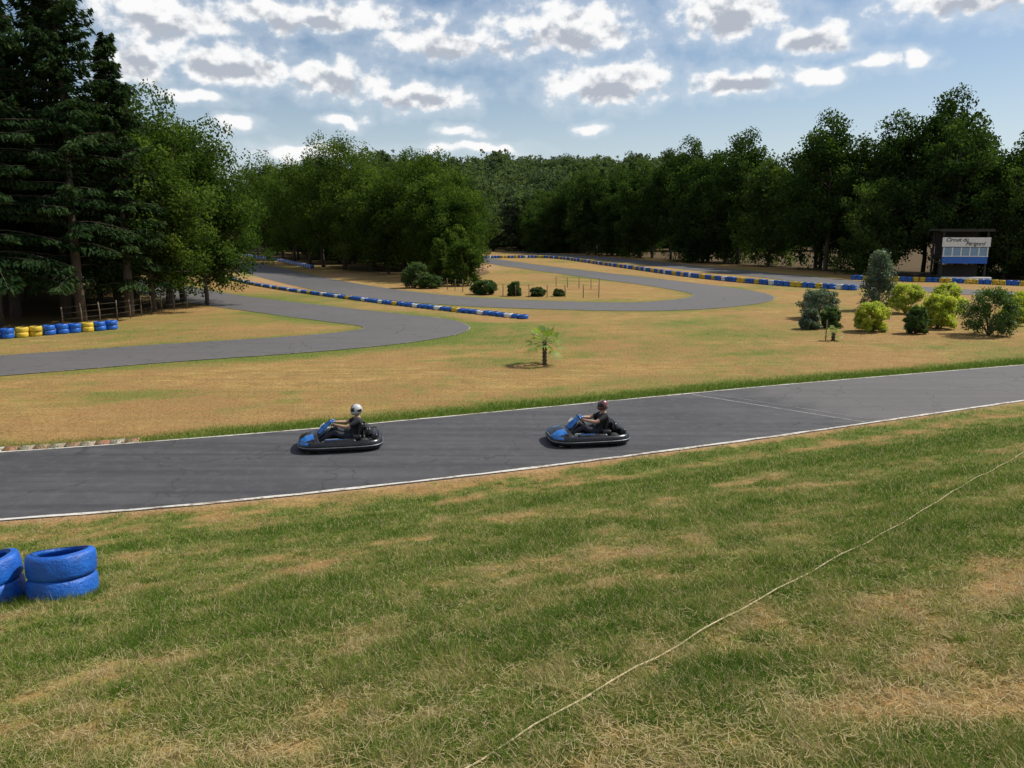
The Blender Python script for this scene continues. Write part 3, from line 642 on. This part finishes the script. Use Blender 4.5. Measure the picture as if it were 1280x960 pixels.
    V,F=grid(fair,11,9); o=accobj('steering_fairing',V,F,M_kblue,k); o.modifiers.new('s','SOLIDIFY').thickness=.025
    boxobj('number_plate',(.012,.15,.12),(.415,0,.535),M_wht,k,.004,(0,R(-48),0))
    cst=np.array([.16,0,.535]); ax=np.array([math.cos(R(140)),0,math.sin(R(140))]); e1=np.array([0,1,0]); e2=np.cross(ax,e1)
    t=np.linspace(0,2*np.pi,25); P=cst+.15*(np.cos(t)[:,None]*e1+np.sin(t)[:,None]*e2); V,F=tube(P,.014,8,False); acc=Acc(); acc.add(V,F)
    for a_ in (90,210,330): V,F=tube(np.array([cst,cst+.075*(math.cos(R(a_))*e1+math.sin(R(a_))*e2),cst+.15*(math.cos(R(a_))*e1+math.sin(R(a_))*e2)]),.01,6); acc.add(V,F)
    obj('steering_wheel',acc.mesh('steering_wheel',[M_blk],True),k)
    spx=smooth([(.04,.17),(-.12,.09),(-.3,.085),(-.44,.16),(-.52,.33),(-.58,.54)],5)
    def seat(u,v):
        i=v*(len(spx)-1); px=np.interp(i,range(len(spx)),spx[:,0]); pz=np.interp(i,range(len(spx)),spx[:,1]); a_=abs(u-.5)*2
        wd=np.interp(v,[0,.3,.7,1],[.17,.2,.21,.15]); return (px+.14*a_**3*v, (u-.5)*2*wd, pz+.13*a_**3*(1-v*.7))
    V,F=grid(seat,15,20); o=accobj('seat',V,F,M_blk,k); o.modifiers.new('s','SOLIDIFY').thickness=.014
    boxobj('engine_block',(.26,.24,.2),(-.42,-.37,.22),M_grey,k,.02); boxobj('engine_cover',(.24,.22,.13),(-.42,-.37,.385),M_blk,k,.03)
    V,F=lathe([(.001,0),(.07,0),(.08,.02),(.08,.05),(.06,.06),(.001,.06)],20); accobj('air_filter',V,F,M_blk,k,True,(-.32,-.4,.45))
    boxobj('rear_guard',(.16,.86,.17),(-.79,0,.275),M_blk,k,.04,(0,0,0),(.8,.95))
    boxobj('rear_cowl',(.2,.5,.2),(-.64,.0,.36),M_blk,k,.05,(0,R(12),0),(.7,.8))
    boxobj('fuel_tank',(.2,.2,.16),(-.38,.36,.27),M_blk,k,.03)
    V,F=tube(smooth([(-.62,-.3,.3),(-.62,-.3,.46),(-.62,0,.50),(-.62,.3,.46),(-.62,.3,.3)],5),.014,8); accobj('roll_hoop',V,F,M_blk,k)
    for s in (-1,1): boxobj('pedal',(.02,.06,.13),(.62,s*.17,.18),M_grey,k,.004,(0,R(-20),0))
    return k

def make_driver(x,y,rz,hcol,hcol2,shirt,name='kart_driver',seed=0,lean=0):
    d=empty(name,(x,y,.015),(0,0,R(rz)))
    idx={};verts=[];edges=[];rad=[]
    def v(n,p,r,pa=None):
        idx[n]=len(verts); verts.append(p); rad.append(r)
        if pa: edges.append((idx[pa],idx[n]))
    v('pel',(-.30,0,.235),(.13,.15)); v('abd',(-.36,0,.37),(.125,.145),'pel'); v('chest',(-.41,0,.50),(.135,.175),'abd'); v('up',(-.43,0,.60),(.115,.15),'chest'); v('neck',(-.42,0,.69),(.055,.055),'up'); v('head',(-.39,0,.79),(.07,.07),'neck')
    for s,n in ((1,'l'),(-1,'r')):
        v('sh'+n,(-.405,s*.18,.635),(.072,.072),'up'); v('ua'+n,(-.27,s*.235,.565),(.060,.060),'sh'+n); v('el'+n,(-.14,s*.265,.515),(.046,.046),'ua'+n); v('fa'+n,(-.02,s*.225,.535),(.043,.043),'el'+n); v('wr'+n,(.10,s*.165,.555),(.028,.030),'fa'+n); v('ha'+n,(.150,s*.15,.562),(.018,.036),'wr'+n)
        v('hip'+n,(-.24,s*.10,.215),(.095,.095),'pel'); v('th'+n,(-.03,s*.15,.31),(.082,.082),'hip'+n); v('kn'+n,(.16,s*.175,.385),(.062,.062),'th'+n); v('ca'+n,(.33,s*.17,.29),(.054,.054),'kn'+n); v('an'+n,(.53,s*.165,.16),(.036,.036),'ca'+n); v('he'+n,(.56,s*.165,.125),(.04,.04),'an'+n); v('to'+n,(.63,s*.17,.22),(.03,.045),'he'+n)
    me=bpy.data.meshes.new('body'); me.from_pydata(verts,edges,[]); o=bpy.data.objects.new('b_',me); COL.objects.link(o)
    m=o.modifiers.new('sk','SKIN'); m.use_smooth_shade=True; o.modifiers.new('ss','SUBSURF').levels=2
    for i,r_ in enumerate(rad): me.skin_vertices[0].data[i].radius=r_; me.skin_vertices[0].data[i].use_root=(i==0)
    dg=bpy.context.evaluated_depsgraph_get(); dg.update(); bmz=bpy.data.meshes.new_from_object(o.evaluated_get(dg)); bpy.data.objects.remove(o)
    bmz.materials.clear()
    for mm in (M_skin,shirt,M_trous,M_rub): bmz.materials.append(mm)
    VV=np.array(verts); names=list(idx.keys())
    for p in bmz.polygons:
        c=np.array(p.center); best=None;bd=9
        for (a_,b_) in edges:
            A,B=VV[a_],VV[b_]; t=np.clip(np.dot(c-A,B-A)/np.dot(B-A,B-A),0,1); dd=np.linalg.norm(c-A-t*(B-A))
            if dd-.4*rad[b_][0]<bd: bd=dd-.4*rad[b_][0]; best=names[b_]; bt=t
        if best[:2] in('el','fa','wr','ha') : mi=0 if not(best[:2]=='el' and bt<.35) else 1
        elif best in('head',) or (best=='neck' and bt>.5): mi=0
        elif best[:3]=='hip' or best[:2] in('th','kn','ca'): mi=2
        elif best[:2] in('an',): mi=2
        elif best[:2] in('he','to'): mi=3
        else: mi=1
        p.material_index=mi; p.use_smooth=True
    bmz.name='body'; obj('body',bmz,d)
    acc=Acc()
    for s in (1,-1):
        for f in range(4):
            b0=np.array([.15,s*.155,.562])+np.array([(f-1.5)*-.012,0,(f-1.5)*.017])
            Q=np.array([b0,b0+[.030,-s*.004,.008],b0+[.045,-s*.02,-.006],b0+[.038,-s*.034,-.02],b0+[.022,-s*.036,-.022]])
            Q=b0+(Q-b0)*[.85,.95,1,.8][f]; V,F=tube(Q,[.0095,.009,.0085,.008,.006],6); acc.add(V,F)
        b0=np.array([.125,s*.14,.575]); V,F=tube(np.array([b0,b0+[.02,-s*.02,.008],b0+[.04,-s*.022,.004]]),[.011,.01,.007],6); acc.add(V,F)
    obj('fingers',acc.mesh('fingers',[M_skin],True),d)
    nu,nv=40,28; V=[];
    for j in range(nv+1):
        el=-90+180*j/nv
        for i in range(nu):
            az=360*i/nu; azs=(az+180)%360-180
            c=np.array([math.cos(R(el))*math.cos(R(az)),math.cos(R(el))*math.sin(R(az)),math.sin(R(el))])
            p=c*np.array([.142,.122,.14]); front=max(0,c[0])
            if el<0: p[0]+=.035*front*min(1,-el/35); p[2]*=.93
            if -8<el<32 and abs(azs)<78: p*=.965
            if el<-55: p[2]=max(p[2],-.118)
            V.append(p)
    V=np.array(V); F=[];Mi=[]
    for j in range(nv):
        for i in range(nu):
            k=(i+1)%nu; F.append((j*nu+i,j*nu+k,(j+1)*nu+k,(j+1)*nu+i)); el=-90+180*(j+.5)/nv; azs=((360*(i+.5)/nu)+180)%360-180
            if -8<el<30 and abs(azs)<76: mi=1
            elif (el>38 and abs(abs(azs)-20)<16) or (-40<el<5 and 95<abs(azs)<150 and (el+abs(azs)*.3)>15): mi=2
            elif el<-45: mi=2
            else: mi=0
            Mi.append(mi)
    acc=Acc(); acc.add(V,F,Mi); obj('helmet',acc.mesh('helmet',[hcol,M_visor,hcol2],True),d,(-.385,0,.865),(0,R(6+lean),R(seed*10)))
    return d
M_h1=paint('helmet_white',(.55,.54,.52),.3,.2,6,0,.5); M_h2=paint('helmet_red',(.16,.04,.04),.3,.4,12,0,.5); M_h3=paint('helmet_grey',(.2,.2,.21),.35,.3,20,0,.3)
make_kart(-4.05,18.35,191); make_driver(-4.05,18.35,191,M_h1,M_blk,M_shirt,seed=0,lean=4)
make_kart(1.82,18.85,190); make_driver(1.82,18.85,190,M_h2,M_h3,M_shirt,seed=1,lean=0)

# ------------------------------------------------------------------ sky + sun
SUN_AZ=R(70); SUN_EL=R(50)
w=bpy.data.worlds.new('World'); scene.world=w; w.use_nodes=True; nt=w.node_tree; bg=nt.nodes['Background']
sk=N(nt,'ShaderNodeTexSky',sky_type='NISHITA'); sk.sun_disc=False; sk.sun_elevation=SUN_EL; sk.sun_rotation=SUN_AZ; sk.air_density=1.0; sk.dust_density=.6; sk.ozone_density=1.6
gen=N(nt,'ShaderNodeTexCoord').outputs['Generated']
nv=N(nt,'ShaderNodeVectorMath',operation='NORMALIZE'); L(nt,gen,nv.inputs[0])
sep=N(nt,'ShaderNodeSeparateXYZ'); L(nt,nv.outputs[0],sep.inputs[0])
az=mth(nt,'MULTIPLY',mth(nt,'ARCTAN2',sep.outputs[0],sep.outputs[1]),57.2958)
el=mth(nt,'MULTIPLY',mth(nt,'ARCSINE',sep.outputs[2]),57.2958)
BL=[(-18.3,10.4,4.8,1.3),(-11.8,9.8,3.8,1.15),(-6.8,8.9,4.0,.9),(-12.9,13.6,7.4,1.0),(-4.6,12.2,5.2,1.0),(3.6,13.2,5.4,1.7),(6.5,9.8,4.8,1.35),(15.2,9.7,3.6,.85),(20.1,9.5,1.9,.6),(14.4,13.9,3.8,1.8),(19.4,12.0,2.5,.9),(28.1,13.4,4.8,1.2),(23.2,10.5,1.5,.5),(25.7,10.1,1.1,.6),(-11.3,7.1,1.2,.4),(-3.5,6.7,1.4,.4),(5.7,6.8,1.0,.35),(-13.9,5.4,3.4,.5),(-2.7,5.7,3.4,.4),(-24,10.4,1.8,1.7),(-22.2,12.8,4.0,1.4),(-20.8,8.4,2.2,.5),(-18.3,6.9,1.5,.45)]
cmb=N(nt,'ShaderNodeCombineXYZ'); L(nt,az,cmb.inputs[0]); L(nt,el,cmb.inputs[1])
def nz(scale,det,rough,off,dy=0,asp=1.25):
    mp=N(nt,'ShaderNodeMapping'); mp.inputs['Location'].default_value=(off,off*1.7+dy,0); mp.inputs['Scale'].default_value=(1,asp,1); L(nt,cmb.outputs[0],mp.inputs[0])
    n=N(nt,'ShaderNodeTexNoise'); n.inputs['Scale'].default_value=scale; n.inputs['Detail'].default_value=det; n.inputs['Roughness'].default_value=rough; L(nt,mp.outputs[0],n.inputs['Vector']); return n
wn=nz(.35,2,.5,3.1); sub=N(nt,'ShaderNodeVectorMath',operation='SUBTRACT'); L(nt,wn.outputs['Color'],sub.inputs[0]); sub.inputs[1].default_value=(.5,.5,.5)
sc=N(nt,'ShaderNodeVectorMath',operation='MULTIPLY_ADD'); L(nt,sub.outputs[0],sc.inputs[0]); sc.inputs[1].default_value=(4.0,1.6,0); L(nt,cmb.outputs[0],sc.inputs[2])
acc=None; low=None
for (a_,e_,ra,re) in BL:
    s=N(nt,'ShaderNodeVectorMath',operation='MULTIPLY_ADD'); L(nt,sc.outputs[0],s.inputs[0]); s.inputs[1].default_value=(1/ra,1/re,0); s.inputs[2].default_value=(-a_/ra,-e_/re,0)
    ln=N(nt,'ShaderNodeVectorMath',operation='LENGTH'); L(nt,s.outputs[0],ln.inputs[0])
    acc=ln.outputs['Value'] if acc is None else mth(nt,'SMOOTH_MIN',acc,ln.outputs['Value'],.2)
    if re>=.8:   # larger clouds carry a shaded base: same ellipse sampled a little lower
        s2=N(nt,'ShaderNodeVectorMath',operation='MULTIPLY_ADD'); L(nt,sc.outputs[0],s2.inputs[0]); s2.inputs[1].default_value=(1/(ra*.85),1/(re*.75),0); s2.inputs[2].default_value=(-a_/(ra*.85),-(e_-re*.38)/(re*.75),0)
        l2=N(nt,'ShaderNodeVectorMath',operation='LENGTH'); L(nt,s2.outputs[0],l2.inputs[0])
        low=l2.outputs['Value'] if low is None else mth(nt,'SMOOTH_MIN',low,l2.outputs['Value'],.2)
gn=nz(.06,3,.5,20).outputs['Fac']; away=N(nt,'ShaderNodeMapRange'); L(nt,el,away.inputs[0]); away.inputs[1].default_value=15; away.inputs[2].default_value=19
away2=N(nt,'ShaderNodeMapRange'); L(nt,mth(nt,'ABSOLUTE',az),away2.inputs[0]); away2.inputs[1].default_value=33; away2.inputs[2].default_value=38
aw=mth(nt,'MAXIMUM',away.outputs[0],away2.outputs[0])
gl=mth(nt,'ADD',mth(nt,'MULTIPLY',mth(nt,'SUBTRACT',.56,gn),8.0),mth(nt,'ADD',1.0,mth(nt,'MULTIPLY',mth(nt,'SUBTRACT',1.0,aw),9)))
acc=mth(nt,'MINIMUM',acc,gl)
fn=nz(.62,9,.56,9.3).outputs['Fac']; fn2=nz(.62,4,.5,9.3,-.6).outputs['Fac']
core=mth(nt,'SUBTRACT',1.0,acc)
d0=mth(nt,'ADD',core,mth(nt,'MULTIPLY',mth(nt,'SUBTRACT',fn,.485),2.1))
mr=N(nt,'ShaderNodeMapRange',interpolation_type='SMOOTHSTEP'); L(nt,d0,mr.inputs[0]); mr.inputs[1].default_value=-.08; mr.inputs[2].default_value=.42
alpha=mth(nt,'MULTIPLY',mr.outputs[0],mth(nt,'GREATER_THAN',el,1.5))
dsh=mth(nt,'ADD',mth(nt,'SUBTRACT',1.0,low),mth(nt,'ADD',mth(nt,'MULTIPLY',mth(nt,'SUBTRACT',fn2,fn),2.2),mth(nt,'MULTIPLY',mth(nt,'SUBTRACT',fn2,.48),1.2)))
sh=N(nt,'ShaderNodeMapRange',interpolation_type='SMOOTHSTEP'); L(nt,dsh,sh.inputs[0]); sh.inputs[1].default_value=-.05; sh.inputs[2].default_value=.85
ccol=mixc(nt,sh.outputs[0],(9.7,9.7,9.7),(4.6,5.0,5.7))
vn=N(nt,'ShaderNodeMapRange',interpolation_type='SMOOTHSTEP'); L(nt,d0,vn.inputs[0]); vn.inputs[1].default_value=-.9; vn.inputs[2].default_value=.1; vn.inputs[4].default_value=.35
skc=mixc(nt,vn.outputs[0],sk.outputs[0],(7.6,8.2,8.8))
hz=N(nt,'ShaderNodeMapRange',interpolation_type='SMOOTHSTEP'); L(nt,el,hz.inputs[0]); hz.inputs[1].default_value=12; hz.inputs[2].default_value=0; hz.inputs[3].default_value=0; hz.inputs[4].default_value=.6
skc=mixc(nt,hz.outputs[0],skc,(6.8,7.6,8.4))
fin=mixc(nt,alpha,skc,ccol); L(nt,fin,bg.inputs[0]); bg.inputs[1].default_value=.1
sl=bpy.data.lights.new('sun','SUN'); sl.energy=5.0; sl.angle=R(.5); sl.color=(1,.955,.88)
so=obj('sun',sl); dv=Vector((math.sin(SUN_AZ)*math.cos(SUN_EL),math.cos(SUN_AZ)*math.cos(SUN_EL),math.sin(SUN_EL))); so.rotation_euler=dv.to_track_quat('Z','Y').to_euler(); so.location=(20,10,40)
# ------------------------------------------------------------------ camera
cd=bpy.data.cameras.new('camera'); cam=obj('camera',cd,None,(0,0,5.0),(R(90-10.76),0,0)); cd.sensor_width=36; cd.lens=28.125; cd.clip_end=5000; scene.camera=cam
scene.view_settings.view_transform='Standard'; scene.view_settings.look='None'; scene.view_settings.exposure=0
